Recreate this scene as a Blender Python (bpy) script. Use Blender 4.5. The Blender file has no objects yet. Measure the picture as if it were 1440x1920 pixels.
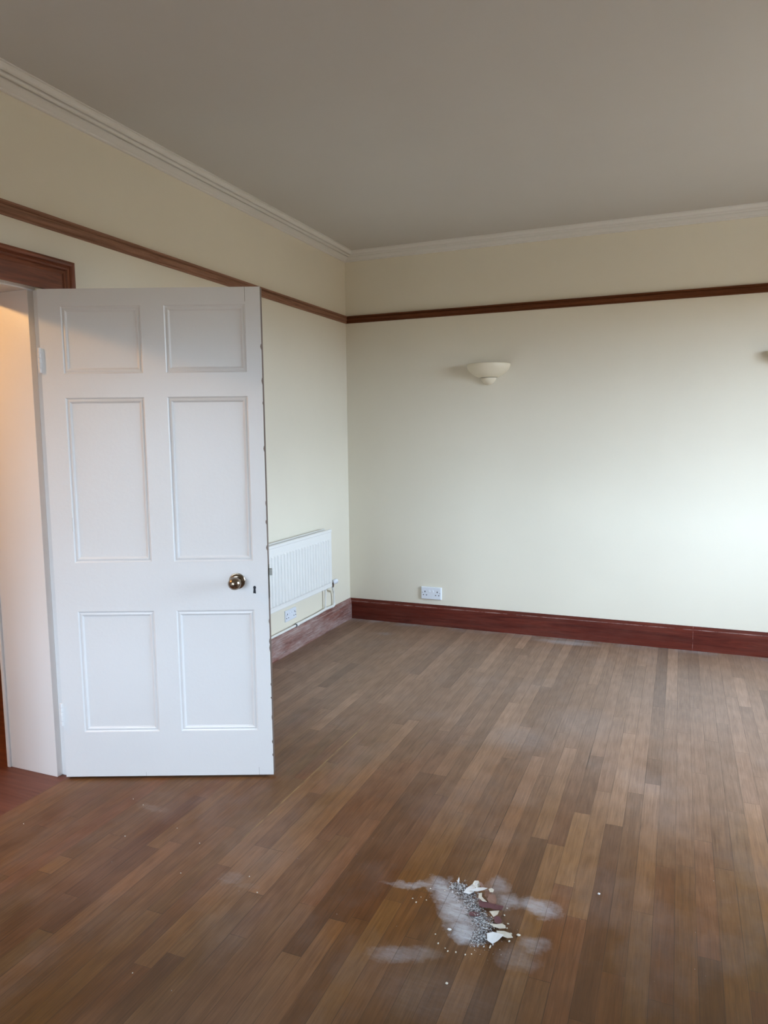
import bpy, bmesh, math, random
from mathutils import Vector, Matrix
random.seed(7)
SC = bpy.context.scene
COL = SC.collection

# ------------------------------------------------------------------ camera
CAM_POS = (2.4647, -5.2456, 1.5)
YAW, PITCH, ROLL, FPX = -0.3901, -0.1087, -0.0111, 1349.1
fw = Vector((math.sin(YAW)*math.cos(PITCH), math.cos(YAW)*math.cos(PITCH), math.sin(PITCH)))
rt = Vector((math.cos(YAW), -math.sin(YAW), 0)); up = rt.cross(fw)
rt2 = math.cos(ROLL)*rt + math.sin(ROLL)*up
up2 = -math.sin(ROLL)*rt + math.cos(ROLL)*up
cam_d = bpy.data.cameras.new('camera'); cam = bpy.data.objects.new('camera', cam_d); COL.objects.link(cam)
M = Matrix(((rt2.x, up2.x, -fw.x), (rt2.y, up2.y, -fw.y), (rt2.z, up2.z, -fw.z))).to_4x4()
M.translation = Vector(CAM_POS); cam.matrix_world = M
cam_d.sensor_fit = 'HORIZONTAL'; cam_d.sensor_width = 36; cam_d.lens = FPX/1440*36
cam_d.clip_start = 0.05
SC.camera = cam

# ------------------------------------------------------------------ light
SC.view_settings.view_transform = 'Standard'; SC.view_settings.look = 'None'
SC.view_settings.gamma = 1; SC.view_settings.use_curve_mapping = False
SC.view_settings.exposure = 2.0
SKY = 7.0
SKY_COL = (0.76, 0.95, 1.18); GROUND = 0.14; GROUND_COL = (1.0, 0.86, 0.66)
world = bpy.data.worlds.new('sky'); SC.world = world; world.use_nodes = True
nt = world.node_tree; nt.nodes.clear()
tc = nt.nodes.new('ShaderNodeTexCoord'); sx = nt.nodes.new('ShaderNodeSeparateXYZ')
mr = nt.nodes.new('ShaderNodeMapRange'); mr.inputs['From Min'].default_value = -0.03; mr.inputs['From Max'].default_value = 0.03
mx = nt.nodes.new('ShaderNodeMix'); mx.data_type = 'RGBA'
mx.inputs[6].default_value = (*[c*GROUND for c in GROUND_COL], 1); mx.inputs[7].default_value = (*SKY_COL, 1)
bg = nt.nodes.new('ShaderNodeBackground'); bg.inputs['Strength'].default_value = SKY
wo = nt.nodes.new('ShaderNodeOutputWorld')
nt.links.new(tc.outputs['Generated'], sx.inputs[0]); nt.links.new(sx.outputs['Z'], mr.inputs['Value'])
nt.links.new(mr.outputs[0], mx.inputs[0]); nt.links.new(mx.outputs[2], bg.inputs['Color']); nt.links.new(bg.outputs[0], wo.inputs[0])

WALL_R = 4.25; FRONT = -7.4; CEIL = 2.883; WT = 0.324      # room: x 0..WALL_R, y FRONT..0
# window in the right wall (y0, y1, z0, z1) and in the wall behind the camera (x0, x1, z0, z1)
WINDOWS = [(-2.65, -0.95, 0.80, 2.4)]
FRONT_WIN = (0.4, 2.1, 0.45, 2.1)  # unseen window, added behind the camera to light the door and reveal
for k, (y0, y1, z0, z1) in enumerate(WINDOWS+[FRONT_WIN]):
    ld = bpy.data.lights.new('window_portal', 'AREA'); ld.shape = 'RECTANGLE'; ld.size = z1-z0; ld.size_y = y1-y0
    ld.cycles.is_portal = True
    lo = bpy.data.objects.new('window_portal', ld); COL.objects.link(lo)
    if k == 0: lo.location = (WALL_R+0.31, (y0+y1)/2, (z0+z1)/2); lo.rotation_euler = (0, math.pi/2, 0)
    else: lo.location = ((y0+y1)/2, FRONT-0.21, (z0+z1)/2); ld.size, ld.size_y = y1-y0, z1-z0; lo.rotation_euler = (math.pi/2, 0, 0)
# warm lamp of the hall, seen only by its light through the doorway
HALL_LAMP = 13.5
ld = bpy.data.lights.new('hall_lamp', 'POINT'); ld.energy = HALL_LAMP; ld.color = (1.0, 0.55, 0.20); ld.shadow_soft_size = 0.03
lo = bpy.data.objects.new('hall_lamp', ld); COL.objects.link(lo); lo.location = (-1.0, -4.05, 2.323)

# ------------------------------------------------------------------ materials
def newmat(name):
    m = bpy.data.materials.new(name); m.use_nodes = True
    n = m.node_tree; b = n.nodes['Principled BSDF']
    return m, n, b
class N:
    """small helper around a node tree"""
    def __init__(s, nt): s.t = nt
    def node(s, t, **kw):
        n = s.t.nodes.new(t)
        for k, v in kw.items(): setattr(n, k, v)
        return n
    def set(s, sock, v):
        if hasattr(v, 'is_output') or isinstance(v, bpy.types.NodeSocket): s.t.links.new(v, sock)
        else: sock.default_value = v
    def math(s, op, a, b=0.0, c=0.0, clamp=False):
        n = s.node('ShaderNodeMath', operation=op, use_clamp=clamp)
        s.set(n.inputs[0], a); s.set(n.inputs[1], b)
        if op in ('MULTIPLY_ADD',): s.set(n.inputs[2], c)
        return n.outputs[0]
    def mix(s, f, a, b, blend='MIX'):
        n = s.node('ShaderNodeMix', data_type='RGBA', blend_type=blend)
        s.set(n.inputs[0], f)
        for i, v in ((6, a), (7, b)):
            if isinstance(v, tuple): v = (*v[:3], 1)
            s.set(n.inputs[i], v)
        return n.outputs[2]
    def noise(s, vec, scale, detail=3, rough=0.5, dist=0.0):
        n = s.node('ShaderNodeTexNoise'); s.set(n.inputs['Vector'], vec); n.inputs['Scale'].default_value = scale
        n.inputs['Detail'].default_value = detail; n.inputs['Roughness'].default_value = rough; n.inputs['Distortion'].default_value = dist
        return n.outputs['Fac']
    def scale(s, vec, sc, loc=(0, 0, 0)):
        n = s.node('ShaderNodeMapping'); s.set(n.inputs['Vector'], vec)
        n.inputs['Scale'].default_value = sc; n.inputs['Location'].default_value = loc
        return n.outputs[0]
    def ramp(s, v, a, b, x=0.0, y=1.0):
        n = s.node('ShaderNodeMapRange'); s.set(n.inputs[0], v)
        n.inputs[1].default_value = a; n.inputs[2].default_value = b; n.inputs[3].default_value = x; n.inputs[4].default_value = y
        return n.outputs[0]
    def geo(s): return s.node('ShaderNodeNewGeometry').outputs['Position']
    def bump(s, h, strength, dist, b):
        n = s.node('ShaderNodeBump'); n.inputs['Strength'].default_value = strength; n.inputs['Distance'].default_value = dist
        s.set(n.inputs['Height'], h); s.t.links.new(n.outputs[0], b.inputs['Normal'])

def paint(name, col, rough=0.6, mottle=0.03, bump=0.15, stain=None, bscale=60):
    m, t, b = newmat(name); g = N(t); p = g.geo()
    lo = g.noise(p, 1.7, 4); f = g.ramp(lo, 0.3, 0.7)
    c = g.mix(f, tuple(x*(1-mottle) for x in col), tuple(min(1, x*(1+mottle)) for x in col))
    if stain:
        s = g.ramp(g.noise(g.scale(p, (1, 1, .5)), 3.1, 6, .7), 0.62, 0.8)
        c = g.mix(g.math('MULTIPLY', s, .5), c, stain)
    t.links.new(c, b.inputs['Base Color']); b.inputs['Roughness'].default_value = rough
    g.bump(g.noise(p, bscale, 4, .6), bump, .004, b)
    return m

def wood(name, dark, light, axis, rough=0.35, spec=0.5, dust=None, dustamt=0.0, sc=1.0, knots=True, arris=None, joints=()):
    """stained softwood; the grain runs along axis 'x', 'y' or 'z'"""
    m, t, b = newmat(name); g = N(t); p = g.geo()
    st = {'x': (1.2, 26, 26), 'y': (26, 1.2, 26), 'z': (26, 26, 1.2)}[axis]
    warp = g.noise(p, 3.0, 2)
    v = g.scale(p, tuple(q*sc for q in st))
    n1 = g.noise(v, 1.0, 6, .65, 1.2); n2 = g.noise(v, 4.2, 5, .7, .6)
    f = g.math('ADD', g.math('MULTIPLY', n1, .7), g.math('MULTIPLY', n2, .3))
    f = g.ramp(f, 0.36, 0.64)
    c = g.mix(f, dark, light)
    if knots:
        k = g.noise(g.scale(p, {'x': (3, 11, 11), 'y': (11, 3, 11), 'z': (11, 11, 3)}[axis]), 1.0, 2)
        c = g.mix(g.ramp(k, 0.70, 0.80, 0, .6), c, tuple(q*.45 for q in dark))
    if dust:
        d = g.ramp(g.noise(g.scale(p, {'x': (.5, 3, 3), 'y': (3, .5, 3), 'z': (3, 3, .5)}[axis]), 4.0, 6, .75), 0.42, 0.62)
        d2 = g.ramp(g.noise(v, 9, 4, .7), .4, .6)
        c = g.mix(g.math('MULTIPLY', g.math('MULTIPLY', d, g.math('MULTIPLY_ADD', d2, .6, .4)), dustamt), c, dust)
    if arris:      # worn edge of the skirting and butt joints in it
        sz = g.node('ShaderNodeSeparateXYZ'); t.links.new(p, sz.inputs[0])
        al = sz.outputs[0] if axis == 'x' else sz.outputs[1]
        e = g.math('LESS_THAN', g.math('ABSOLUTE', g.math('SUBTRACT', sz.outputs[2], arris)), .0022)
        c = g.mix(g.math('MULTIPLY', e, g.ramp(g.noise(p, 7, 6, .75), .40, .62, 0, .7)), c, (.50, .36, .32))
        for jx in joints:
            e = g.math('LESS_THAN', g.math('ABSOLUTE', g.math('SUBTRACT', al, jx)), .0022)
            c = g.mix(g.math('MULTIPLY', e, g.ramp(g.noise(p, 40, 3), .35, .65, 0, .55)), c, (.36, .20, .17))
    t.links.new(c, b.inputs['Base Color']); b.inputs['Roughness'].default_value = rough
    b.inputs['Specular IOR Level'].default_value = spec
    g.bump(f, .25, .002, b)
    return m

def plain(name, col, rough=0.5, metal=0.0, bump=0.0, var=0.06):
    m, t, b = newmat(name); g = N(t); p = g.geo()
    c = g.mix(g.noise(p, 35, 3), tuple(x*(1-var) for x in col), tuple(min(1, x*(1+var)) for x in col))
    t.links.new(c, b.inputs['Base Color']); b.inputs['Roughness'].default_value = rough; b.inputs['Metallic'].default_value = metal
    if bump: g.bump(g.noise(p, 300, 3), bump, .001, b)
    return m

M_WALL = paint('cream_wall_paint', (.80, .75, .625), .75, .02, .12, bscale=45)
M_BOUNCE_TAN = paint('bounce_cut_tan', (.46, .35, .22), .8, .02, .12, bscale=45)  # unseen walls, made tan instead of cream to cut and warm bounce light
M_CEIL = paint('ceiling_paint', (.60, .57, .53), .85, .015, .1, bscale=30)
M_CORN = paint('cornice_paint', (.77, .755, .72), .6, .02, .05)
M_DOOR = paint('white_gloss_door_paint', (.83, .835, .83), .33, .015, .1, bscale=70)
M_JAMB = paint('white_frame_paint', (.83, .825, .815), .36, .015, .1, bscale=70)
M_CHIP = wood('bare_door_edge', (.10, .07, .055), (.24, .18, .15), 'z', .7, .3, knots=False)
M_CRACK = plain('joint_crack', (.22, .19, .16), .9)
M_RADI = plain('radiator_enamel', (.84, .84, .815), .3, var=.01)
M_PIPE = plain('painted_pipe', (.84, .835, .80), .35, var=.02)
M_SOCK = plain('white_plastic', (.80, .84, .90), .25, var=.01)
M_HOLE = plain('dark_slot', (.02, .022, .03), .8)
M_BRASS = plain('aged_brass', (.30, .24, .18), .24, 1.0, .05, var=.15)
M_STEEL = plain('dull_steel', (.22, .22, .20), .4, 1.0, .1, var=.15)
M_CHROME = plain('chrome', (.55, .56, .58), .18, 1.0)
M_CERAM = plain('cream_ceramic', (.83, .76, .60), .4, var=.01)
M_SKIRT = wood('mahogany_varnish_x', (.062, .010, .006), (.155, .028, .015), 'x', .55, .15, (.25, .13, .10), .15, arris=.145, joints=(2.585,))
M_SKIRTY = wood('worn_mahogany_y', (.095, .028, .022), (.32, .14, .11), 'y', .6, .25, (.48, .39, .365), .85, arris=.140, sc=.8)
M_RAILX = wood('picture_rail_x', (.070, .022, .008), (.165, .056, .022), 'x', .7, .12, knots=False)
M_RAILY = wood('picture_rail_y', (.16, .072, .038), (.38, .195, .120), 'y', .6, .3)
M_ARCHY = wood('architrave_wood_y', (.09, .022, .008), (.28, .085, .035), 'y', .38, .5)
M_ARCHZ = wood('architrave_wood_z', (.09, .022, .008), (.28, .085, .035), 'z', .38, .5)
M_HALLF = wood('hall_floor_wood', (.12, .042, .028), (.21, .080, .052), 'x', .45, .4, knots=False, sc=.7)
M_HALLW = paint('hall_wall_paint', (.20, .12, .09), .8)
M_DARKSK = plain('hall_skirting_paint', (.42, .40, .38), .6)
M_FLAKE = plain('white_paint_flake', (.74, .75, .75), .7, var=.1)
M_GRIT = plain('plaster_grit', (.62, .63, .64), .9, var=.15)
M_GRITG = plain('grey_grit', (.30, .30, .31), .9, var=.2)
M_ASH = plain('dark_grit', (.085, .075, .075), .9, var=.2)
M_CREAMF = plain('cream_paint_flake', (.64, .60, .51), .7, var=.12)
M_MAROON = plain('maroon_paint_flake', (.13, .055, .06), .55, var=.2)
M_TAN = plain('tan_paper_flake', (.26, .15, .11), .8, var=.2)
M_SASH = paint('white_sash_paint', (.80, .80, .78), .5)

PW = 0.0623
def floor_material():
    m, t, b = newmat('worn_oak_strip_floor'); g = N(t); p = g.geo()
    at = g.node('ShaderNodeAttribute', attribute_name='tone'); sp = g.node('ShaderNodeSeparateColor'); t.links.new(at.outputs['Color'], sp.inputs[0])
    tone, hue, seed = sp.outputs[0], sp.outputs[1], sp.outputs[2]
    sxyz = g.node('ShaderNodeSeparateXYZ'); t.links.new(p, sxyz.inputs[0])
    x, y = sxyz.outputs[0], sxyz.outputs[1]
    cb = g.node('ShaderNodeCombineXYZ')
    g.set(cb.inputs[0], g.math('MULTIPLY', x, 120)); g.set(cb.inputs[1], g.math('ADD', g.math('MULTIPLY', y, 4.0), g.math('MULTIPLY', seed, 50))); g.set(cb.inputs[2], g.math('MULTIPLY', seed, 97))
    v = cb.outputs[0]
    n1 = g.noise(v, 1.0, 5, .55, .8); n2 = g.noise(v, 3.6, 4, .6, .3)
    wv = g.node('ShaderNodeTexWave', wave_type='RINGS'); 
    cb2 = g.node('ShaderNodeCombineXYZ'); g.set(cb2.inputs[0], g.math('ADD', g.math('MULTIPLY', x, 9), g.math('MULTIPLY', seed, 31))); g.set(cb2.inputs[1], g.math('MULTIPLY', g.math('ADD', y, g.math('MULTIPLY', seed, 7)), .8))
    t.links.new(cb2.outputs[0], wv.inputs[0]); wv.inputs['Scale'].default_value = 2.2; wv.inputs['Distortion'].default_value = 6; wv.inputs['Detail'].default_value = 3; wv.inputs['Detail Scale'].default_value = 1.2
    gr = g.math('ADD', g.math('ADD', g.math('MULTIPLY', n1, .52), g.math('MULTIPLY', n2, .42)), g.math('MULTIPLY', wv.outputs['Fac'], .06))
    gr = g.ramp(gr, .27, .73)
    base_red = g.mix(gr, (.080, .027, .006), (.190, .068, .017))
    base_yel = g.mix(gr, (.086, .036, .008), (.205, .094, .023))
    c = g.mix(hue, base_red, base_yel)
    # finish left on in patches is more orange, worn wood greyer
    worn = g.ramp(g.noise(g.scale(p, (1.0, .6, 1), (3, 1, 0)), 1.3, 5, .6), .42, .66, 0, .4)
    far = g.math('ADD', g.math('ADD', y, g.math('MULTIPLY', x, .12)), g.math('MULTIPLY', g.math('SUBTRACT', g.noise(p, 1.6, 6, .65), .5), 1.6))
    worn = g.math('MAXIMUM', worn, g.ramp(far, -2.75, -1.45, 0, .95))  # wear grows towards the back, its colour lightened further to stand for sheen
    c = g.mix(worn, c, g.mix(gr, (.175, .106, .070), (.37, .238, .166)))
    tn = g.node('ShaderNodeVectorMath', operation='SCALE'); t.links.new(c, tn.inputs[0]); t.links.new(g.math('MULTIPLY', tone, 2.0), tn.inputs['Scale'])
    c = tn.outputs[0]
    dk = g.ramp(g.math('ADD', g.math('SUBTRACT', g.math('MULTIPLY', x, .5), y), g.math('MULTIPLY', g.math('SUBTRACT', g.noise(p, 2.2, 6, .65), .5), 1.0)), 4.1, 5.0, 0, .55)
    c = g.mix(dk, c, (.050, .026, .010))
    # dark stains and scratches
    st = g.ramp(g.noise(g.scale(p, (2.2, 1.6, 1), (7, 3, 0)), 2.0, 6, .7), .60, .74)
    c = g.mix(g.math('MULTIPLY', st, .22), c, (.06, .038, .028))
    sc2 = g.ramp(g.noise(g.scale(p, (30, 4, 1), (2, 9, 0)), 1.5, 6, .8, 2), .70, .76)
    c = g.mix(g.math('MULTIPLY', sc2, .4), c, (.05, .03, .022))
    # plaster dust, in smeared patches with a shape of their own
    wob = g.node('ShaderNodeTexNoise'); t.links.new(p, wob.inputs[0]); wob.inputs['Scale'].default_value = 9; wob.inputs['Detail'].default_value = 6; wob.inputs['Roughness'].default_value = .72
    wsp = g.node('ShaderNodeSeparateColor'); t.links.new(wob.outputs['Color'], wsp.inputs[0])
    wx = g.math('ADD', x, g.math('MULTIPLY', g.math('SUBTRACT', wsp.outputs[0], .5), .13))
    wy = g.math('ADD', y, g.math('MULTIPLY', g.math('SUBTRACT', wsp.outputs[1], .5), .13))
    total = None
    for (cx, cy, rx, ry, a, wgt) in DUST:
        ca, sa = math.cos(a), math.sin(a)
        dx = g.math('SUBTRACT', wx, cx); dy = g.math('SUBTRACT', wy, cy)
        u = g.math('ADD', g.math('MULTIPLY', dx, ca/rx), g.math('MULTIPLY', dy, sa/rx))
        w = g.math('ADD', g.math('MULTIPLY', dx, -sa/ry), g.math('MULTIPLY', dy, ca/ry))
        r = g.math('SQRT', g.math('ADD', g.math('MULTIPLY', u, u), g.math('MULTIPLY', w, w)))
        e = g.ramp(r, 1.25, .45, 0, wgt)
        total = e if total is None else g.math('MAXIMUM', total, e)
    streak = g.ramp(g.noise(g.scale(p, (18, 70, 1)), 1, 6, .8), .30, .66, .35, 1.0)
    d = g.math('MULTIPLY', total, streak)
    film = g.ramp(g.noise(g.scale(p, (1.2, .9, 1), (1, 5, 0)), 2.4, 6, .6), .5, .78, 0, .10)
    edge = g.math('MULTIPLY', g.ramp(y, -.13, -.02), g.ramp(g.noise(p, 6, 5, .7), .44, .66, 0, .55))
    d = g.math('MAXIMUM', d, g.math('MAXIMUM', film, edge))
    c = g.mix(d, c, (.50, .51, .54))
    # joints between the strips
    u1 = g.node('ShaderNodeUVMap', uv_map='lo').outputs[0]; u2 = g.node('ShaderNodeUVMap', uv_map='hi').outputs[0]
    s1 = g.node('ShaderNodeSeparateXYZ'); s2 = g.node('ShaderNodeSeparateXYZ'); t.links.new(u1, s1.inputs[0]); t.links.new(u2, s2.inputs[0])
    dm = g.math('MINIMUM', g.math('MINIMUM', s1.outputs[0], s2.outputs[0]), g.math('MINIMUM', s1.outputs[1], s2.outputs[1]))
    jn = g.noise(g.scale(p, (16, 2.2, 1)), 1, 3)
    wid = g.ramp(jn, .35, .7, .0003, .0016)
    j = g.math('LESS_THAN', dm, wid)
    c = g.mix(g.math('MULTIPLY', j, .5), c, (.030, .018, .012))
    # pale worn seam and an open dark joint between strips
    for (lx, ya, yb, hw, col, am) in ((2.245-20*PW-.001, -3.2, -1.8, .0035, (.40, .26, .11), .6), (PW*-2+2.245, -2.15, -1.75, .0022, (.012, .008, .006), .9), (PW*-6+2.245, -3.0, -2.2, .0014, (.015, .01, .007), .7), (PW*9+2.245, -3.4, -2.2, .0012, (.015, .01, .007), .6)):
        q = g.math('LESS_THAN', g.math('ABSOLUTE', g.math('SUBTRACT', x, lx)), hw)
        q = g.math('MULTIPLY', q, g.math('MULTIPLY', g.ramp(y, ya, ya+.25), g.ramp(y, yb+.02, yb-.25)))
        c = g.mix(g.math('MULTIPLY', q, g.math('MULTIPLY', am, g.ramp(g.noise(g.scale(p, (4, 9, 1)), 1.5, 4), .3, .55))), c, col)
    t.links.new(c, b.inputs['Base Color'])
    ro = g.math('ADD', g.ramp(g.noise(g.scale(p, (3, 1.2, 1)), 3, 5, .7), .35, .7, .40, .47), g.math('MULTIPLY', d, .35))
    t.links.new(ro, b.inputs['Roughness']); b.inputs['Specular IOR Level'].default_value = .28
    hh = g.math('SUBTRACT', g.math('MULTIPLY', gr, .25), g.math('MULTIPLY', j, 1.0))
    g.bump(hh, .35, .0012, b)
    return m
#        cx     cy      rx    ry    angle weight
DUST = [(1.70, -3.125, .11, .018, .30, .50), (1.80, -3.135, .085, .050, -.7, .90), (1.865, -3.20, .080, .060, -.9, .95),
        (1.915, -3.285, .060, .050, -.9, 1.0), (1.955, -3.03, .045, .035, 1.2, .42), (2.00, -3.10, .06, .035, -.3, .55),
        (2.095, -3.09, .065, .040, -.2, .62), (1.74, -3.45, .075, .032, .3, .34), (1.80, -3.43, .06, .03, .4, .25),
        (2.115, -3.26, .05, .04, .2, .33), (2.08, -3.34, .06, .05, .2, .18), (1.10, -3.32, .05, .03, .3, .22),
        (1.16, -3.34, .05, .02, .3, .12), (1.78, -1.85, .16, .16, 0, .16), (2.05, -1.55, .22, .22, 0, .12), (.53, -3.04, .08, .03, 0, .16),
        (1.75, -.12, .22, .06, 0, .5), (.45, -.35, .06, .04, 0, .25), (2.6, -1.0, .5, .6, 0, .10), (1.9, -3.55, .2, .1, 0, .08)]
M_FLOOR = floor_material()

# ------------------------------------------------------------------ mesh helpers
def link(name, bm, mats, parent=None, smooth=False, kind=None, bevel=0.0, autosmooth=None):
    bmesh.ops.recalc_face_normals(bm, faces=bm.faces)
    me = bpy.data.meshes.new(name); bm.to_mesh(me); bm.free()
    o = bpy.data.objects.new(name, me); COL.objects.link(o)
    for mm in (mats if isinstance(mats, (list, tuple)) else [mats]): me.materials.append(mm)
    if smooth:
        for p in me.polygons: p.use_smooth = True
    if autosmooth is not None:
        for p in me.polygons: p.use_smooth = True
        me.set_sharp_from_angle(angle=math.radians(autosmooth))
    if parent is not None: o.parent = parent
    if kind: o['kind'] = kind
    if bevel:
        md = o.modifiers.new('bevel', 'BEVEL'); md.width = bevel; md.segments = 2; md.limit_method = 'ANGLE'; md.angle_limit = math.radians(50)
    return o
def tag(o, label, cat, group=None):
    o['label'] = label; o['category'] = cat
    if group: o['group'] = group
    return o
def empty(name, loc=(0, 0, 0), rz=0.0, kind=None):
    o = bpy.data.objects.new(name, None); COL.objects.link(o); o.location = loc; o.rotation_euler = (0, 0, rz); o.empty_display_size = .1
    if kind: o['kind'] = kind
    return o
def box(bm, a, b, mi=0):
    (x0, y0, z0), (x1, y1, z1) = a, b
    v = [bm.verts.new(p) for p in ((x0,y0,z0),(x1,y0,z0),(x1,y1,z0),(x0,y1,z0),(x0,y0,z1),(x1,y0,z1),(x1,y1,z1),(x0,y1,z1))]
    for q in ((0,3,2,1),(4,5,6,7),(0,1,5,4),(1,2,6,5),(2,3,7,6),(3,0,4,7)):
        f = bm.faces.new([v[i] for i in q]); f.material_index = mi
def loft(bm, rings, closed_ring=True, cap=True, mi=0):
    R = [[bm.verts.new(p) for p in r] for r in rings]
    n = len(R[0])
    for a, b in zip(R, R[1:]):
        for i in range(n if closed_ring else n-1):
            j = (i+1) % n
            f = bm.faces.new((a[i], a[j], b[j], b[i])); f.material_index = mi
    if cap:
        for r in (R[0], R[-1]):
            f = bm.faces.new(r); f.material_index = mi
    return R
def lathe(bm, prof, org, axis, seg=32, a0=0.0, a1=2*math.pi, mi=0):
    """prof: (radius, height along axis)"""
    ax = Vector(axis).normalized(); t = Vector((0, 0, 1)) if abs(ax.z) < .9 else Vector((1, 0, 0))
    e1 = ax.cross(t).normalized(); e2 = ax.cross(e1)
    full = abs(a1-a0-2*math.pi) < 1e-6
    steps = seg if full else seg+1
    cols = []
    for k in range(steps):
        a = a0+(a1-a0)*k/seg
        cols.append([bm.verts.new(Vector(org)+ax*h+(e1*math.cos(a)+e2*math.sin(a))*max(r, 1e-4)) for r, h in prof])
    for k in range(seg):
        A = cols[k]; B = cols[(k+1) % steps]
        for i in range(len(prof)-1):
            f = bm.faces.new((A[i], A[i+1], B[i+1], B[i])); f.material_index = mi
    if full:
        for i in (0, -1):
            bm.faces.new([c[i] for c in cols])
    return cols
def tube(bm, pts, r, seg=12, mi=0):
    pts = [Vector(p) for p in pts]; rings = []
    for i, p in enumerate(pts):
        d = (pts[min(i+1, len(pts)-1)]-pts[max(i-1, 0)]).normalized()
        t = Vector((1, 0, 0)) if abs(d.x) < .9 else Vector((0, 1, 0))
        e1 = d.cross(t).normalized(); e2 = d.cross(e1)
        rr = r[i] if isinstance(r, (list, tuple)) else r
        rings.append([p+(e1*math.cos(2*math.pi*k/seg)+e2*math.sin(2*math.pi*k/seg))*rr for k in range(seg)])
    loft(bm, rings, mi=mi)
def run(name, prof, p0, p1, nrm, mat, m0=0, m1=0, kind='structure', autosmooth=35, zbase=0.0):
    """a moulding of profile (offset from wall, z) from p0 to p1, mitred by m*offset at each end"""
    p0 = Vector((*p0, 0)); p1 = Vector((*p1, 0)); d = (p1-p0).normalized(); n = Vector((*nrm, 0))
    bm = bmesh.new()
    L = (p1-p0).length; k = max(1, int(L/.5))
    rings = []
    for i in range(k+1):
        f = i/k
        ring = []
        for o, z in prof:
            q = (p0+d*(m0*o)).lerp(p1-d*(m1*o), f)+n*o; q.z = z+zbase; ring.append(q)
        rings.append(ring)
    loft(bm, rings)
    return link(name, bm, mat, kind=kind, autosmooth=autosmooth)

# ------------------------------------------------------------------ floor
PW = 0.0623; PX = 2.245
FORCED = {}   # column -> [(y0, y1, tone, hue)]
def forced(c, y0, y1, tone, hue=.5): FORCED.setdefault(c, []).append((min(y0, y1), max(y0, y1), tone, hue))
forced(-24, -2.12, -1.57, .68, .7); forced(-20, -3.27, -2.42, .60, .8); forced(-19, -3.757, -3.12, .62, .75)
forced(-18, -3.12, -1.9, .57, .9); forced(-29, -3.53, -3.43, .64, .8); forced(-26, -3.59, -2.9, .42, 0); forced(-25, -3.75, -3.27, .43, .1)
forced(-13, -3.56, -2.36, .38, .2); forced(-12, -3.38, -2.36, .40, .1); forced(-12, -4.6, -3.38, .64, .4); forced(-10, -4.6, -3.23, .64, .8)
forced(-11, -4.5, -3.35, .48, .3); forced(-5, -4.4, -3.34, .60, .7)
forced(-18, -.95, -.33, .43, .1); forced(-17, -1.3, -.6, .42, .0); forced(-8, -1.7, -1.08, .43, .2); forced(2, -1.18, -.0, .36, .1); forced(2, -2.11, -1.86, .37, .2); forced(2, -1.86, -1.18, .43, .5)
forced(5, -.74, -.0, .40, .1); forced(-7, -1.36, -.0, .42, .2); forced(3, -1.05, -.0, .60, .9)
forced(-19, -2.70, -2.2, .60, .5); forced(-2, -2.46, -1.92, .40, .2); forced(-2, -2.95, -2.46, .66, 1.0); forced(-3, -4.1, -2.72, .60, .9)
forced(0, -2.506, -1.6, .62, .9); forced(0, -3.5, -2.506, .38, .2); forced(1, -2.22, -1.3, .56, .5); forced(1, -3.3, -2.22, .44, .5)
forced(2, -3.0, -2.11, .57, .6); forced(8, -3.2, -2.14, .62, .8); forced(5, -3.14, -2.5, .53, .2); forced(-1, -2.25, -1.4, .53, .3); forced(-1, -3.1, -2.25, .58, .8)
forced(4, -2.69, -1.5, .50, .4); forced(4, -4.2, -2.69, .47, .5); forced(-15, -2.95, -2.3, .50, 0); forced(-16, -3.0, -2.4, .50, 0); forced(-14, -2.8, -1.9, .52, .1)
def build_floor():
    bm = bmesh.new(); lo = bm.loops.layers.uv.new('lo'); hi = bm.loops.layers.uv.new('hi')
    tl = bm.loops.layers.float_color.new('tone')
    c0 = -37; c1 = 33
    def quad(x0, x1, y0, y1, tone, hue):
        tx0, tx1 = max(x0, 0), min(x1, WALL_R)
        if tx1-tx0 < 1e-4 or y1-y0 < 1e-4: return
        vs = [bm.verts.new(p) for p in ((tx0, y0, 0), (tx1, y0, 0), (tx1, y1, 0), (tx0, y1, 0))]
        f = bm.faces.new(vs); seed = random.random()
        for l in f.loops:
            co = l.vert.co
            l[lo].uv = (co.x-x0, co.y-y0); l[hi].uv = (x1-co.x, y1-co.y); l[tl] = (tone, hue, seed, 1)
    def rnd():
        t = random.gauss(.5, .04)
        if random.random() < .16: t += random.choice((-.08, .09))
        return t, min(1, max(0, random.gauss(.45, .28)))
    def fill(x0, x1, a, b):
        while b-a > 1e-4:
            ln = random.uniform(.45, 1.6)
            if b-a-ln < .3: ln = b-a
            quad(x0, x1, a, a+ln, *rnd()); a += ln
    for c in range(c0, c1+1):
        x0 = PX+c*PW; x1 = x0+PW
        segs = sorted(FORCED.get(c, []))
        a = FRONT
        for (s0, s1, tn, hu) in segs:
            if s0 < a: s0 = a
            if s1 <= s0: continue
            if s0 > a: fill(x0, x1, a, s0)
            quad(x0, x1, s0, s1, tn, hu); a = s1
        if a < 0: fill(x0, x1, a, 0)
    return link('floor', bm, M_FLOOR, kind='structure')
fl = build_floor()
for p in fl.data.polygons:
    if p.normal.z < 0: p.flip()

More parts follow.
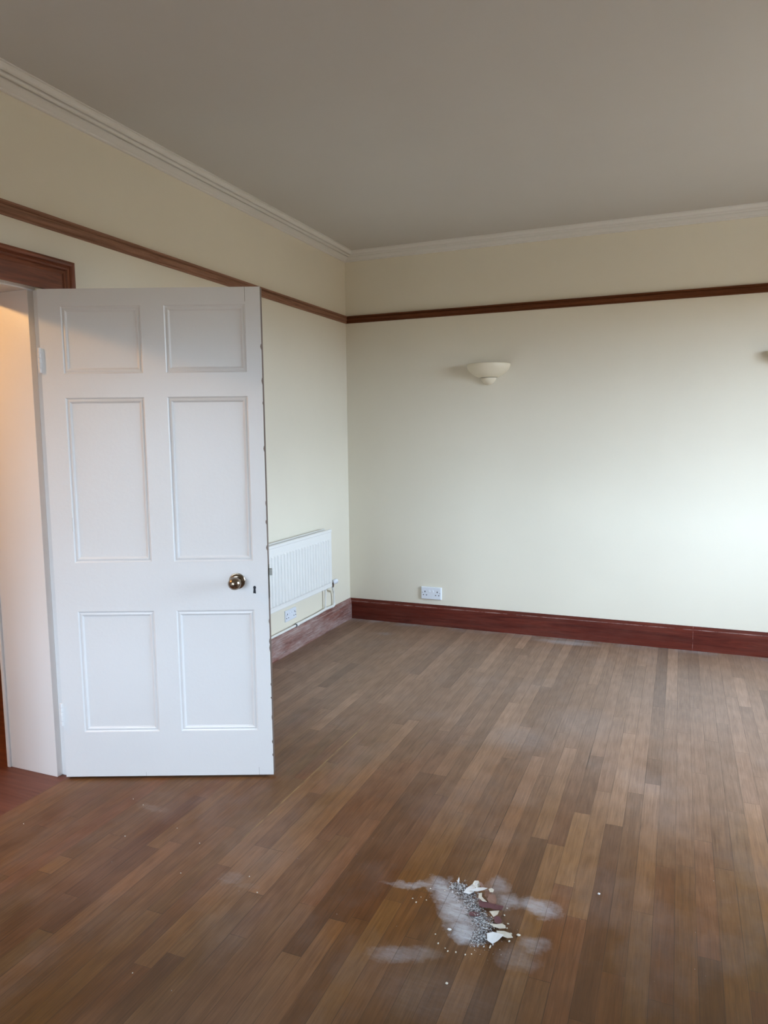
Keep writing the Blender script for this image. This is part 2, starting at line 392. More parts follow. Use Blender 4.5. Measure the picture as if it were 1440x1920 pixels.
# ------------------------------------------------------------------ walls, ceiling
HY = -2.982           # hinge-side face of the door lining
OY0, OY1, OZ = -3.925, HY+.042, 2.107+.03     # rough opening in the left wall
bm = bmesh.new()
box(bm, (-WT, OY1, -.05), (0, 0.15, CEIL+.1)); box(bm, (-WT, FRONT-.15, -.05), (0, OY0, CEIL+.1)); box(bm, (-WT, OY0, OZ), (0, OY1, CEIL+.1))
link('wall_left', bm, M_WALL, kind='structure')
bm = bmesh.new(); box(bm, (-WT, 0, -.05), (WALL_R+.3, .2, CEIL+.1)); link('wall_back', bm, M_WALL, kind='structure')
bm = bmesh.new()
fx0, fx1, fz0, fz1 = FRONT_WIN
box(bm, (-WT, FRONT-.2, -.05), (fx0, FRONT, CEIL+.1)); box(bm, (fx1, FRONT-.2, -.05), (WALL_R+.3, FRONT, CEIL+.1))
box(bm, (fx0, FRONT-.2, -.05), (fx1, FRONT, fz0)); box(bm, (fx0, FRONT-.2, fz1), (fx1, FRONT, CEIL+.1)); link('wall_front', bm, M_BOUNCE_TAN, kind='structure')
bm = bmesh.new()
xa, xb = WALL_R, WALL_R+.3
ys = [FRONT]+[v for w in sorted(WINDOWS) for v in w[:2]]+[0]
for i in range(0, len(ys), 2): box(bm, (xa, ys[i], -.05), (xb, ys[i+1], CEIL+.1))
for (y0, y1, z0, z1) in WINDOWS:
    box(bm, (xa, y0, -.05), (xb, y1, z0)); box(bm, (xa, y0, z1), (xb, y1, CEIL+.1))
link('wall_right', bm, M_BOUNCE_TAN, kind='structure')
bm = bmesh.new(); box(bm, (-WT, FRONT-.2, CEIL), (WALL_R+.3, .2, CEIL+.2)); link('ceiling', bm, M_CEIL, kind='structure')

# windows (sash frames, sills, glass)
mg, tg, bg_ = newmat('window_glass'); tg.nodes.clear()
o_ = tg.nodes.new('ShaderNodeOutputMaterial'); tr = tg.nodes.new('ShaderNodeBsdfTransparent'); gl = tg.nodes.new('ShaderNodeBsdfGlossy'); ms = tg.nodes.new('ShaderNodeMixShader')
gl.inputs['Roughness'].default_value = .02; ms.inputs[0].default_value = .06
tg.links.new(tr.outputs[0], ms.inputs[1]); tg.links.new(gl.outputs[0], ms.inputs[2]); tg.links.new(ms.outputs[0], o_.inputs[0])
for k, (y0, y1, z0, z1) in enumerate(WINDOWS+[FRONT_WIN]):
    if k == 0: e = empty('window_1', (WALL_R+.2, (y0+y1)/2, z0), kind='structure')
    else: e = empty('unseen_window_2', ((y0+y1)/2, FRONT-.12, z0), -math.pi/2, kind='structure')
    hy = (y1-y0)/2; hz = z1-z0
    bm = bmesh.new()
    for s in (-1, 1): box(bm, (0, min(s*hy, s*(hy-.06)), 0), (.07, max(s*hy, s*(hy-.06)), hz))
    box(bm, (0, -hy+.06, 0), (.07, hy-.06, .08)); box(bm, (0, -hy+.06, hz-.06), (.07, hy-.06, hz)); box(bm, (0, -hy+.06, hz/2-.025), (.07, hy-.06, hz/2+.025))
    n = 1 if k == 0 else 3
    for i in range(n):
        yc = -hy+(i+1)*2*hy/(n+1); wd = .012 if n == 1 else .03
        box(bm, (.01, yc-wd, .08), (.06, yc+wd, hz-.06))
    link('window_frame', bm, M_SASH, e)
    bm = bmesh.new(); box(bm, (-.20, -hy, -.03), (-.001, hy, 0.0)); link('window_sill', bm, M_SASH, e, bevel=.004)
    bm = bmesh.new(); box(bm, (.033, -hy+.05, .07), (.037, hy-.05, hz-.05)); link('glass', bm, mg, e)

# cornice, picture rail, skirting
def arc(cx, cz, r, a0, a1, n=5):
    return [(cx+r*math.cos(math.radians(a0+(a1-a0)*i/n)), cz+r*math.sin(math.radians(a0+(a1-a0)*i/n))) for i in range(n+1)]
ZC = 2.827-CEIL
CP = [(0, ZC), (.010, ZC), (.013, ZC+.003), (.013, ZC+.009), (.020, ZC+.012), (.030, ZC+.020), (.042, ZC+.026), (.048, ZC+.026), (.048, ZC+.044), (.056, ZC+.044)]
CP += arc(.0665, ZC+.034, .0105, 180, 360, 6)+[(.077, ZC+.050), (.084, ZC+.050)]+arc(.097, ZC+.043, .013, 180, 360, 6)+[(.110, -.004), (.119, -.004), (.119, 0), (0, 0)]
corners = {'left': ((0, FRONT), (0, 0), (1, 0)), 'back': ((0, 0), (WALL_R, 0), (0, -1)), 'right': ((WALL_R, 0), (WALL_R, FRONT), (-1, 0)), 'front': ((WALL_R, FRONT), (0, FRONT), (0, 1))}
for i, (k, (a, b, n)) in enumerate(corners.items()):
    run('trim_%d' % (i+1), CP, a, b, n, M_CORN, 1, 1, zbase=CEIL)
RP = [(0, 2.3605), (.010, 2.3605), (.014, 2.366), (.012, 2.374), (.017, 2.380), (.020, 2.386), (.020, 2.396), (.014, 2.400), (.024, 2.406), (.026, 2.4131), (0, 2.4131)]
for i, (k, (a, b, n)) in enumerate(corners.items()):
    run('trim_%d' % (i+5), RP, a, b, n, M_RAILX if k in ('back', 'front') else M_RAILY, 1, 1)
SP = [(0, 0), (.022, 0), (.022, .136), (.019, .140), (.019, .146), (.016, .150), (.010, .164), (.008, .166), (0, .166)]
run('baseboard_back', SP, (0, 0), (WALL_R, 0), (0, -1), M_SKIRT, 1, 1)
run('baseboard_right', SP, (WALL_R, 0), (WALL_R, FRONT), (-1, 0), M_SKIRTY, 1, 1)
run('baseboard_front', SP, (WALL_R, FRONT), (0, FRONT), (0, 1), M_SKIRT, 1, 1)
run('baseboard_left', SP, (0, -2.795), (0, 0), (1, 0), M_SKIRTY, 0, 1)
run('baseboard_left_front', SP, (0, FRONT), (0, -4.12), (1, 0), M_SKIRTY, 1, 0)

# ------------------------------------------------------------------ doorway: lining, architrave, hall
OYF = OY0+.042       # far face of the lining
ZH = 2.107           # soffit
bm = bmesh.new()
box(bm, (-WT, HY, 0), (-.046, OY1, ZH)); box(bm, (-.046, HY+.028, 0), (0, OY1, ZH))          # hinge side with rebate
box(bm, (-WT, OY0, 0), (-.046, OYF, ZH)); box(bm, (-.046, OY0, 0), (0, OYF-.012, ZH))
box(bm, (-WT, OY0, ZH), (-.046, OY1, OZ)); box(bm, (-.046, OY0, ZH+.012), (0, OY1, OZ))
link('trim_9', bm, M_JAMB, kind='structure', bevel=.002)
bm = bmesh.new()    # edge bead on the hall side of the lining
box(bm, (-WT-.018, HY-.010, 0), (-WT, HY+.08, ZH+.08)); box(bm, (-WT-.018, OYF-.08, 0), (-WT, OYF+.010, ZH+.08)); box(bm, (-WT-.018, OYF+.010, ZH-.01), (-WT, HY-.010, ZH+.08))
link('trim_10', bm, M_JAMB, kind='structure', bevel=.004)
# mitred architrave: flat board + raised outer moulding
AY1 = -2.797; AZ = 2.242; AY0 = -4.068
def architrave():
    bm = bmesh.new()
    # profile: (distance inwards from outer edge, height off the wall)
    pr = [(0, 0), (0, .034), (.010, .038), (.018, .034), (.022, .026), (.030, .030), (.036, .026), (.040, .019), (.050, .021), (.056, .016), (.060, .016)]
    rings = []
    for d, h in pr:
        rings.append([(h, AY1-d, 0), (h, AY1-d, AZ-d), (h, AY0+d, AZ-d), (h, AY0+d, 0)])
    R = [[bm.verts.new(p) for p in r] for r in rings]
    for a, b in zip(R, R[1:]):
        for i in range(3):
            f = bm.faces.new((a[i], a[i+1], b[i+1], b[i])); f.material_index = 1 if i != 1 else 0
    d = .060; h = .016
    # inner flat boards
    box(bm, (0, AY0+d, ZH+.004), (h, AY1-d, AZ-d), 0)
    box(bm, (0, OY1+.012, 0), (h, AY1-d, ZH+.004), 1)
    box(bm, (0, AY0+d, 0), (h, OY0-.004, ZH+.004), 1)
    return link('trim_11', bm, [M_ARCHY, M_ARCHZ], kind='structure')
architrave()
# hall beyond
bm = bmesh.new(); box(bm, (-3.6, -6.5, -.04), (0, 0.2, -.0)); link('floor_hall', bm, M_HALLF, kind='structure')
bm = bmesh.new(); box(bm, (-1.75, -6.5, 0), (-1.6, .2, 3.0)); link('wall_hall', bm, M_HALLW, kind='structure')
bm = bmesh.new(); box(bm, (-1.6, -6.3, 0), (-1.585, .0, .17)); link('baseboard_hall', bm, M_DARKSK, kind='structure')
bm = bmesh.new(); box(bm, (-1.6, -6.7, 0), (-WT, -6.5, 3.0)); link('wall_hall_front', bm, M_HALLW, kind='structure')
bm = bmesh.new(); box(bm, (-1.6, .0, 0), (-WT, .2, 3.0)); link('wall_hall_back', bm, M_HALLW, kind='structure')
bm = bmesh.new(); box(bm, (-1.75, -6.7, 2.9), (-WT, .2, 3.05)); link('ceiling_hall', bm, M_JAMB, kind='structure')

# ------------------------------------------------------------------ the open door
DW, DB, DT = .9136, .0105, .040; DZ = DB+2.0934
door = empty('door_1', (0.006, HY+.001, 0), math.pi/2-1.1801, kind='structure')
XS = [0, .092, .420, .516, .851, DW]
ZS = [DB, .214, .753, .966, 1.661, 1.760, 2.034, DZ]
def door_leaf():
    bm = bmesh.new()
    def face(pts, mi=0):
        f = bm.faces.new([bm.verts.new(p) for p in pts]); f.material_index = mi
    mould = [(0, 0), (.0030, .0030), (.0070, .0042), (.0105, .0028), (.0140, .0022), (.0180, .0034), (.0215, .0062), (.0240, .0068)]
    for side in (0, 1):
        Y = (lambda t: t) if side == 0 else (lambda t: DT-t)
        for i in range(5):
            for j in range(7):
                x0, x1, z0, z1 = XS[i], XS[i+1], ZS[j], ZS[j+1]
                if i in (1, 3) and j in (1, 3, 5):
                    R = []
                    for ins, dep in mould:
                        y = Y(dep)
                        R.append([bm.verts.new(p) for p in ((x0+ins, y, z0+ins), (x1-ins, y, z0+ins), (x1-ins, y, z1-ins), (x0+ins, y, z1-ins))])
                    for a, b in zip(R, R[1:]):
                        for k in range(4): bm.faces.new((a[k], a[(k+1) % 4], b[(k+1) % 4], b[k]))
                    bm.faces.new(R[-1])
                else:
                    y = Y(0); face(((x0, y, z0), (x1, y, z0), (x1, y, z1), (x0, y, z1)))
    # edges
    face(((0, 0, DB), (0, DT, DB), (0, DT, DZ), (0, 0, DZ)))
    face(((DW, 0, DB), (DW, DT, DB), (DW, DT, DZ), (DW, 0, DZ)), 1)
    face(((0, 0, DB), (DW, 0, DB), (DW, DT, DB), (0, DT, DB))); face(((0, 0, DZ), (DW, 0, DZ), (DW, DT, DZ), (0, DT, DZ)))
    bmesh.ops.remove_doubles(bm, verts=bm.verts, dist=1e-5)
    return link('door_leaf', bm, [M_DOOR, M_CHIP], door)
door_leaf()
bm = bmesh.new()   # open joint between top rail and stile, small cracks at the foot
box(bm, (.8505, -.0004, 2.045), (.8517, .001, DZ)); box(bm, (.8500, -.0003, DB), (.8508, .001, .045)); box(bm, (.352, -.0003, DB), (.3526, .001, .028)); box(bm, (.0915, -.0003, 1.10), (.0920, .001, 1.16))
link('joint_crack', bm, M_CRACK, door)
# chipped paint along the free edge
bm = bmesh.new(); rc = random.Random(3)
for z in [.10, .16, .27, .36, .42, .58, .61, .70, 1.02, 1.13, 1.21, 1.44, 1.63, 1.72, 1.86]:
    h = rc.uniform(.004, .016); w = rc.uniform(.002, .0045)
    pts = [(DW+.0004, -.0004, z-h), (DW-w*.6, -.0004, z-h*.4), (DW-w, -.0004, z+h*.2), (DW-w*.4, -.0004, z+h), (DW+.0004, -.0004, z+h*1.1)]
    a = [bm.verts.new(p) for p in pts]; b = [bm.verts.new((p[0], .002, p[2])) for p in pts]
    bm.faces.new(a); bm.faces.new(b)
    for i in range(5): bm.faces.new((a[i], a[(i+1) % 5], b[(i+1) % 5], b[i]))
link('paint_chips', bm, M_CHIP, door)
# knobs
KX, KZ = .781, .879
for side in (-1, 1):
    y0 = 0 if side < 0 else DT
    k = None
    bm = bmesh.new()
    lathe(bm, [(.001, 0), (.0345, 0), (.0350, .0020), (.0330, .0045), (.0290, .0052), (.0270, .0075), (.0220, .0090), (.0160, .0100), (.0130, .0150), (.001, .0150)], (KX, y0, KZ), (0, side, 0), 40)
    rose = link('knob_rose', bm, M_BRASS, door, autosmooth=40)
    bm = bmesh.new()
    prof = [(.0115, .014), (.0105, .022), (.0125, .027), (.0190, .029)]
    for i in range(0, 13):
        a = math.radians(-58+148*i/12); prof.append((.0275*math.cos(a), .0530+.0265*math.sin(a)))
    lathe(bm, prof, (KX, y0, KZ), (0, side, 0), 40)
    link('knob', bm, M_BRASS, door, autosmooth=40)
# keyhole
bm = bmesh.new()
pts = []
for i in range(9):
    a = math.radians(-50+280*i/8); pts.append((.855+.0062*math.cos(a), .850+.0075*math.sin(a)))
pts += [(.8485, .826), (.8600, .824)]
a = [bm.verts.new((p[0], -.0006, p[1])) for p in pts]; b = [bm.verts.new((p[0], .002, p[1])) for p in pts]
bm.faces.new(a); bm.faces.new(b)
for i in range(len(pts)): bm.faces.new((a[i], a[(i+1) % len(pts)], b[(i+1) % len(pts)], b[i]))
link('keyhole', bm, M_HOLE, door)
# lock forend and latch bolt
bm = bmesh.new(); box(bm, (DW, .009, .800), (DW+.0025, .031, .945)); pl = link('lock_plate', bm, M_STEEL, door, bevel=.001)
bm = bmesh.new()
loft(bm, [[(DW+.002, .012, z), (DW+.017, .012, z), (DW+.012, .028, z), (DW+.002, .028, z)] for z in (.900, .928)])
link('latch_bolt', bm, M_STEEL, pl)
# butt hinges, painted over
for z in (.245, 1.765):
    bm = bmesh.new()
    for i in range(5):
        z0 = z+i*.0205
        lathe(bm, [(.0055, 0), (.0060, .001), (.0060, .0185), (.0055, .0195)], (-.003, -.004, z0), (0, 0, 1), 14)
    box(bm, (.0, -.0012, z), (.004, .001, z+.1))
    link('hinge', bm, M_JAMB, door, autosmooth=40)

# ------------------------------------------------------------------ wall lights
def wall_light(cx, label):
    e = empty('wall_light', (cx, 0, 1.85)); tag(e, label, 'wall light', 'half-bowl wall lights')
    zt = .140
    outer = []
    for i in range(15):       # curved bowl from the foot to the rim
        f = i/14; r = .066+(.160-.066)*(math.sin(f*math.pi/2)**.92); z = .048+(zt-.048)*f**1.25
        outer.append((r, z))
    prof = outer+[(.161, zt+.003), (.157, zt+.006), (.151, zt+.003)]+[(r-.009, z+.006) for r, z in reversed(outer)]
    bm = bmesh.new(); lathe(bm, prof, (0, 0, 0), (0, 0, 1), 40, math.pi, 2*math.pi); fix_half(bm)
    link('bowl', bm, M_CERAM, e, autosmooth=50)
    bm = bmesh.new()
    cup = [(.0005, -.004), (.016, -.003), (.030, .003), (.043, .014), (.053, .029), (.058, .042), (.057, .0455), (.053, .047), (.0005, .047)]
    lathe(bm, cup, (0, 0, 0), (0, 0, 1), 32, math.pi, 2*math.pi); fix_half(bm)
    link('finial_cup', bm, M_CERAM, e, autosmooth=50)
    bm = bmesh.new(); box(bm, (-.05, -.03, .050), (.05, -.0005, .120)); link('backplate', bm, M_SOCK, e)
    return e
def fix_half(bm):
    # turn the half so that it stands out from the wall towards -y
    ys = [v.co.y for v in bm.verts]
    xs = [v.co.x for v in bm.verts]
    if max(ys) > 0.02 and min(ys) > -0.02:
        for v in bm.verts: v.co.y = -v.co.y
    elif max(xs)-min(xs) < (max(ys)-min(ys))*.75:
        s = -1 if max(xs) > .02 else 1
        for v in bm.verts: v.co.x, v.co.y = v.co.y, s*v.co.x
    for v in bm.verts:
        if v.co.y > -.0005: v.co.y = -.0005
wall_light(1.150, 'cream ceramic half-bowl wall light seen whole, nearer the room corner')
wall_light(3.118, 'cream ceramic half-bowl wall light cut off by the right edge of the photo')

# ------------------------------------------------------------------ double sockets
def socket(name, label, width, height, loc, rz, depth=.018):
    e = empty(name, loc, rz); tag(e, label, 'socket')
    bm = bmesh.new(); w, h = width/2, height/2      # front faces local -y
    b0 = .004
    rings = [[(-w, 0, -h), (w, 0, -h), (w, 0, h), (-w, 0, h)], [(-w, -depth*.6, -h), (w, -depth*.6, -h), (w, -depth*.6, h), (-w, -depth*.6, h)],
             [(-w+b0, -depth, -h+b0), (w-b0, -depth, -h+b0), (w-b0, -depth, h-b0), (-w+b0, -depth, h-b0)]]
    loft(bm, rings); link('faceplate', bm, M_SOCK, e, bevel=.0015)
    for s in (-1, 1):
        bm = bmesh.new(); x = s*.014; y = -depth
        loft(bm, [[(x-.008, y, .008), (x+.008, y, .008), (x+.008, y, .026), (x-.008, y, .026)], [(x-.006, y-.004, .010), (x+.006, y-.004, .010), (x+.006, y-.0015, .024), (x-.006, y-.0015, .024)]])
        link('rocker_switch', bm, M_SOCK, e)
        for (px, pz, sw, sh) in ((s*.050, .012, .0034, .0055), (s*.050-.0125, -.014, .0042, .0032), (s*.050+.0125, -.014, .0042, .0032)):
            bm = bmesh.new(); box(bm, (px-sw, y-.0006, pz-sh), (px+sw, y+.001, pz+sh)); link('pin_hole', bm, M_HOLE, e)
    for s in (-1, 1):
        bm = bmesh.new(); lathe(bm, [(.001, 0), (.0030, 0), (.0030, .0007), (.001, .0007)], (s*(w-.012), -depth, .004), (0, -1, 0), 12); link('screw', bm, M_CHROME, e)
    return e
socket('double_socket', 'white double socket on the back wall above the mahogany skirting', .166, .098, (.704, 0, .257), 0)
socket('double_socket', 'white double socket under the radiator beside the open door', .150, .078, (0, -.985, .262), math.pi/2, .010)
# pattress cable scar below the back wall socket: none

# ------------------------------------------------------------------ radiator
RY0, RY1, RZ0, RZ1 = -1.72, -.515, .368, .802
rad = empty('radiator', (0, RY0, RZ0)); tag(rad, 'white double panel radiator with vertical flutes, half hidden by the open door', 'radiator')
RL = RY1-RY0; RH = RZ1-RZ0
def panel(name, x0, x1, ribs):
    bm = bmesh.new()
    # slab with a rounded top edge
    pr = [(x0, .0), (x1, .0), (x1+.001, .006), (x1, .012), (x1, RH-.022), (x1+.004, RH-.018), (x1+.004, RH-.006), (x1-.001, RH), (x0+.001, RH), (x0, RH-.004)]
    loft(bm, [[(x, y, z) for x, z in pr] for y in (0, .008, RL-.008, RL)])
    o = link(name, bm, M_RADI, rad, bevel=.0015)
    if ribs:
        bm = bmesh.new(); pitch = .0400; n = int((RL-.03)/pitch); st = (RL-n*pitch)/2
        for i in range(n):
            y0 = st+i*pitch; a, b = y0+.003, y0+pitch-.003
            z0, z1 = .030, RH-.068
            ring0 = [(x1-.001, a, z0), (x1-.001, b, z0), (x1-.001, b, z1), (x1-.001, a, z1)]
            ring1 = [(x1+.007, a+.006, z0+.012), (x1+.007, b-.006, z0+.012), (x1+.007, b-.006, z1-.012), (x1+.007, a+.006, z1-.012)]
            loft(bm, [ring0, ring1])
        fo = link('flutes', bm, M_RADI, o)
    return o
panel('back_panel', .030, .042, False); panel('front_panel', .084, .096, True)
bm = bmesh.new()
n = int(RL/.025)
for i in range(n): box(bm, (.044, .01+i*.025, .02), (.082, .0115+i*.025, RH-.03))
link('convector_fins', bm, M_RADI, rad)
bm = bmesh.new(); box(bm, (.0005, .12, .05), (.0295, .16, RH-.05)); link('wall_bracket', bm, M_RADI, rad)
bm = bmesh.new(); box(bm, (.0005, RL-.16, .05), (.0295, RL-.12, RH-.05)); link('wall_bracket', bm, M_RADI, rad)
bm = bmesh.new()
tube(bm, [(.063, RL-.01, .022), (.063, RL+.045, .022)], .010); link('valve_tail', bm, M_CHROME, rad, autosmooth=50)
bm = bmesh.new()   # valve body with elbow
tube(bm, [(.063, RL+.040, .022), (.063, RL+.062, .022), (.062, RL+.074, .012), (.060, RL+.077, -.02)], [.013, .014, .013, .010]); vb = link('valve_body', bm, M_CHROME, rad, autosmooth=50)
bm = bmesh.new(); lathe(bm, [(.001, 0), (.013, 0), (.018, .006), (.019, .036), (.015, .046), (.001, .048)], (.063, RL+.072, .016), (.35, .93, .15), 20); link('valve_head', bm, M_SOCK, vb, autosmooth=40)

# heating pipes clipped along the top of the skirting
pipe = empty('heating_pipe', (.02, -.93, .174)); tag(pipe, 'white painted heating pipe running along the skirting top below the radiator', 'pipe')
bm = bmesh.new()
X = .024-.02
def L_(y, z, x=.024): return (x-.02, y+.93, z-.174)
tube(bm, [L_(-2.78, .172), L_(-1.24, .176), L_(-.93, .176)], .0085)
tube(bm, [L_(-.92, .178), L_(-.62, .181), L_(-.50, .186), L_(-.44, .184), L_(-.365, .180), L_(-.348, .186), L_(-.345, .20)], .0105)
tube(bm, [L_(-.498, .186), L_(-.495, .364, .03)], .0065)
tube(bm, [L_(-.345, .198), L_(-.350, .27), L_(-.365, .30, .03), L_(-.395, .312, .045), L_(-.425, .322, .056), L_(-.438, .344, .060)], .0075)
link('pipe_run', bm, M_PIPE, pipe, autosmooth=50)
bm = bmesh.new(); tube(bm, [L_(-.945, .176), L_(-.905, .178)], .0125); link('coupling', bm, M_PIPE, pipe, autosmooth=50)
bm = bmesh.new(); tube(bm, [L_(-.955, .175), L_(-.945, .176)], .0115); link('clip_gap', bm, M_HOLE, pipe, autosmooth=50)

# ------------------------------------------------------------------ plaster and paint debris on the floor
rf = random.Random(11)
def flake(name, label, mat, cx, cy, pts, z=.004, curl=.25, tilt=(0, 0), group=None, th=.0012):
    """a stiff curled paint flake; pts in mm around (cx, cy)"""
    bm = bmesh.new(); n = len(pts)
    P = [(x/1000, y/1000) for x, y in pts]
    def h(x, y): return curl*((x*1.0+y*.6)**2)*7+(tilt[0]*x+tilt[1]*y)*.7
    # inner ring gives the curl something to bend
    def ring(f, dz): return [bm.verts.new((x*f, y*f, h(x*f, y*f)+dz+(rf.uniform(-.0004, .0004)))) for x, y in P]
    tops = [ring(1, th), ring(.66, th), ring(.33, th)]; bots = [ring(1, 0), ring(.66, 0), ring(.33, 0)]
    for T in (tops, bots):
        for a, b in zip(T, T[1:]):
            for i in range(n): bm.faces.new((a[i], a[(i+1) % n], b[(i+1) % n], b[i]))
        c = bm.verts.new((0, 0, h(0, 0)+(th if T is tops else 0)))
        for i in range(n): bm.faces.new((T[-1][i], T[-1][(i+1) % n], c))
    for i in range(n): bm.faces.new((tops[0][i], tops[0][(i+1) % n], bots[0][(i+1) % n], bots[0][i]))
    zmin = min(v.co.z for v in bm.verts)
    for v in bm.verts: v.co.z -= zmin
    o = link(name, bm, mat); o.location = (cx, cy, z)
    return tag(o, label, 'paint flake', group or 'paint flakes in the debris heap')
F = flake
F('paint_flake', 'largest white paint flake at the back of the debris heap', M_FLAKE, 1.872, -3.096, [(-16,-26),(4,-24),(16,-8),(14,10),(20,28),(6,30),(-4,18),(-12,4)], .008, .7, (.15, .1))
F('paint_flake', 'small cream curled paint flake behind the large white one', M_CREAMF, 1.886, -3.068, [(-11,-8),(2,-16),(11,-10),(12,8),(2,15),(-9,10)], .009, .9, (-.4, .2))
F('paint_flake', 'long pale pointed paint flake lying across the back of the heap', M_FLAKE, 1.903, -3.096, [(-26,-10),(-6,-8),(14,2),(25,9),(8,14),(-12,10)], .012, .5, (.2, .1))
F('paint_flake', 'thin grey-brown paint splinter along the back edge of the heap', M_TAN, 1.910, -3.074, [(-18,14),(-8,14),(16,-8),(20,-16),(8,-12),(-10,0)], .006, .5, (-.2, .3))
F('paint_flake', 'cream curled paint strip left of the brown flakes', M_CREAMF, 1.918, -3.126, [(-14,20),(-4,22),(0,4),(14,-12),(22,-20),(8,-18),(-10,-4)], .009, 1.3, (.2, 0))
F('paint_flake', 'pale tan flake with a cream top corner beside the maroon strip', M_TAN, 1.932, -3.103, [(-12,16),(4,20),(12,8),(14,-10),(2,-16),(-8,-6)], .007, .8, (.3, .2))
F('paint_flake', 'dull brown flake just behind the maroon strip', M_TAN, 1.950, -3.122, [(-14,18),(6,20),(16,2),(18,-16),(-4,-18),(-14,-4)], .006, .6, (.1, .3))
F('paint_flake', 'small cream chip on top of the brown flakes', M_CREAMF, 1.940, -3.090, [(-9,4),(0,10),(9,4),(8,-5),(-2,-7)], .016, .9, (.1, .3))
F('maroon_flake', 'long maroon paint strip across the middle of the heap', M_MAROON, 1.952, -3.158, [(-40,17),(-22,15),(16,13),(42,12),(40,-4),(14,-8),(6,-4),(-20,-9),(-32,-7),(-36,4)], .007, .10, (.03, .22))
F('maroon_flake', 'dark maroon lump at the left end of the maroon strip', M_MAROON, 1.910, -3.204, [(-12,5),(0,11),(16,6),(24,-4),(4,-10),(-10,-8)], .003, .6, (.1, .1))
F('maroon_flake', 'small maroon flake between the cream flakes at the right side', M_MAROON, 1.990, -3.208, [(-14,10),(0,17),(13,4),(11,-12),(-6,-13)], .004, .6, (0, .2))
F('paint_flake', 'cream bent flake just in front of the maroon strip', M_CREAMF, 1.974, -3.190, [(-16,8),(-2,13),(14,12),(12,-2),(2,-14),(-6,-4)], .010, 1.0, (.2, .1))
F('paint_flake', 'cream flake jutting out at the right side of the heap', M_CREAMF, 1.997, -3.236, [(-26,2),(-6,8),(10,14),(22,6),(26,-6),(8,-10),(-10,-8)], .007, .5, (.1, -.1))
F('paint_flake', 'broad white flake at the front end of the heap', M_FLAKE, 1.998, -3.288, [(-24,8),(-8,20),(12,18),(26,14),(14,-8),(2,-25),(-16,-18)], .005, .4, (.05, .15))
F('paint_flake', 'cream tongue-shaped flake at the front right of the heap', M_CREAMF, 2.024, -3.264, [(-26,8),(-4,14),(16,8),(27,-8),(12,-12),(-8,-8),(-22,-4)], .006, .5, (.1, .05))
F('paint_flake', 'tiny upright white shard at the back tip of the heap', M_FLAKE, 1.824, -3.070, [(-3,-2),(3,-3),(3,4),(0,9),(-3,3)], .006, .2, (.3, 1.6))
# fine plaster grit, nobody could count it
SPINE = [(1.815, -3.085, .026), (1.845, -3.095, .034), (1.870, -3.125, .032), (1.895, -3.150, .032), (1.915, -3.185, .030), (1.945, -3.215, .034), (1.960, -3.250, .036), (1.965, -3.290, .032), (1.950, -3.312, .016)]
bm = bmesh.new()
def grain(bm, x, y, z, s, rnd):
    q = rnd.random(); mi = 1 if q < .05 else 2 if q < .26 else 3 if q < .50 else 0
    vs = [bm.verts.new((x+s*rnd.uniform(-1, 1)*a, y+s*rnd.uniform(-1, 1)*a, z+s*b)) for a, b in ((.9, 0), (.9, 0), (.9, .1), (.5, .75))]
    vs[0].co += Vector((-s, -s*.5, 0)); vs[1].co += Vector((s, -s*.4, 0)); vs[2].co += Vector((0, s, 0))
    for q in ((0, 1, 2), (0, 1, 3), (1, 2, 3), (2, 0, 3)):
        f = bm.faces.new([vs[i] for i in q]); f.material_index = mi
rg = random.Random(5)
for i in range(3800):
    t = rg.random()*(len(SPINE)-1); k = int(t); f = t-k
    a, b = SPINE[k], SPINE[k+1]; r = (a[2]+(b[2]-a[2])*f)
    dx, dy = rg.gauss(0, .5)*r, rg.gauss(0, .5)*r
    x = a[0]+(b[0]-a[0])*f+dx; y = a[1]+(b[1]-a[1])*f+dy
    hgt = max(0, .009*(1-(dx*dx+dy*dy)/(r*r)))
    grain(bm, x, y, rg.random()*hgt, rg.choice((.0008, .001, .0013, .0018, .0026)), rg)
for i in range(500):
    a = rg.choice(SPINE); x = a[0]+rg.gauss(0, .045); y = a[1]+rg.gauss(0, .045)
    grain(bm, x, y, 0, rg.choice((.0004, .0006, .0009)), rg)
for i in range(60):
    grain(bm, rg.uniform(.3, 2.8), rg.uniform(-4, -2.6), 0, rg.choice((.0006, .0009, .0011)), rg)
o = link('plaster_grit', bm, [M_GRIT, M_MAROON, M_ASH, M_GRITG]); o['kind'] = 'stuff'; tag(o, 'heap of fine crushed plaster grit in the dust on the wooden floor', 'plaster grit')
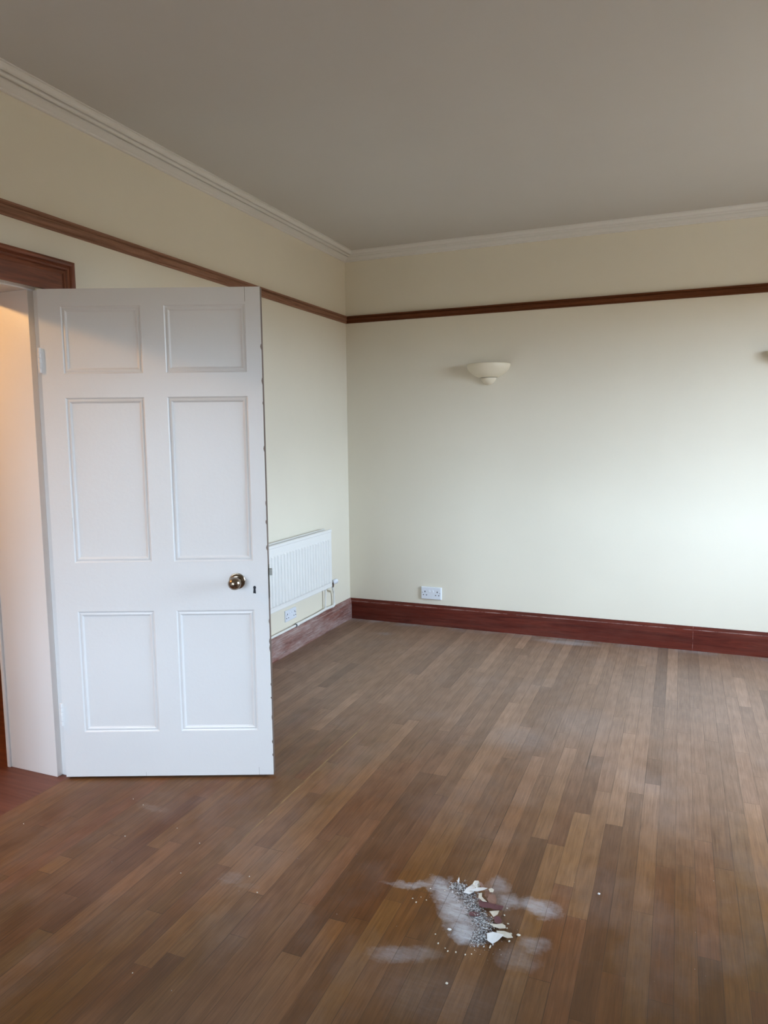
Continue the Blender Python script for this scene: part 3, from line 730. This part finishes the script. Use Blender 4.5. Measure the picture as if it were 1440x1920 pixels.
# crumbs lying loose
CR_HEAP = [(1.708,-3.198),(1.725,-3.212),(1.752,-3.189),(1.746,-3.129),(1.731,-3.181),(1.829,-3.33),(1.849,-3.365),(1.874,-3.376),(1.885,-3.385),(1.902,-3.287),(1.793,-3.122),(1.908,-3.381),(1.952,-3.371),(1.936,-3.38),(1.956,-3.352),(1.961,-3.326)]
CR_RIGHT = [(2.022,-3.206),(2.023,-3.226),(2.04,-3.247),(2.042,-3.28),(2.003,-3.171),(2.003,-3.134)]
CR_FLOOR = [(.407,-3.016),(.479,-3.04),(.574,-3.25),(.722,-3.132),(.866,-3.186),(.917,-3.361),(1.149,-3.291),(1.221,-3.356),(1.087,-3.79),(.139,-3.324)]
def crumb_mesh(s, sq=(1, 1, .7), seed=1):
    bm = bmesh.new(); bmesh.ops.create_icosphere(bm, subdivisions=2, radius=s); r = random.Random(seed)
    off = {}
    for v in bm.verts:
        v.co = Vector((v.co.x*sq[0], v.co.y*sq[1], v.co.z*sq[2]))*r.uniform(.75, 1.15)
    zm = min(v.co.z for v in bm.verts)
    for v in bm.verts: v.co.z -= zm
    return bm
def crumbs(lst, label, group, sizes):
    first = None
    for i, (x, y) in enumerate(lst):
        if first is None:
            first = o = link('plaster_crumb', crumb_mesh(.003, seed=4), M_CREAMF)
        else:
            o = first.copy(); COL.objects.link(o)
        tag(o, label, 'plaster crumb', group)
        o.location = (x, y, 0); o.rotation_euler = (0, 0, i*1.3); s = sizes[i % len(sizes)]; o.scale = (s, s*.8, s)
crumbs(CR_HEAP, 'tiny cream plaster crumb on the left and front fringe of the debris heap', 'crumbs left and front of the heap', (.8, 1.0, .7, .9, .6))
crumbs(CR_RIGHT, 'tiny cream plaster crumb just right of the debris heap flakes', 'crumbs right of the heap', (1.1, .8, 1.2, 1.1))
crumbs(CR_FLOOR, 'tiny pale crumb on the bare floor between the door and the heap', 'crumbs scattered on the left floor', (.7, .8, .9, .6, .75))
for (x, y), sq, lb, mt in (((2.062, -3.244), (1.3, .8, .5), 'largest oval cream crumb, apart to the right of the heap', M_CREAMF), ((1.995, -3.323), (.5, 1.5, .4), 'thin cream splinter crumb in front of the broad white flake', M_CREAMF),
                     ((1.919, -3.505), (.8, .7, .5), 'lone pale crumb near the bottom edge below the heap', M_CREAMF), ((2.265, -2.956), (.9, .8, .5), 'lone pale crumb out to the right behind the heap', M_FLAKE), ((1.862, -3.296), (1.4, .9, .5), 'white chip lying in the dust left of the heap front', M_FLAKE)):
    o = link('plaster_crumb', crumb_mesh(.0052, sq, 9), mt); o.location = (x, y, 0); tag(o, lb, 'plaster crumb')
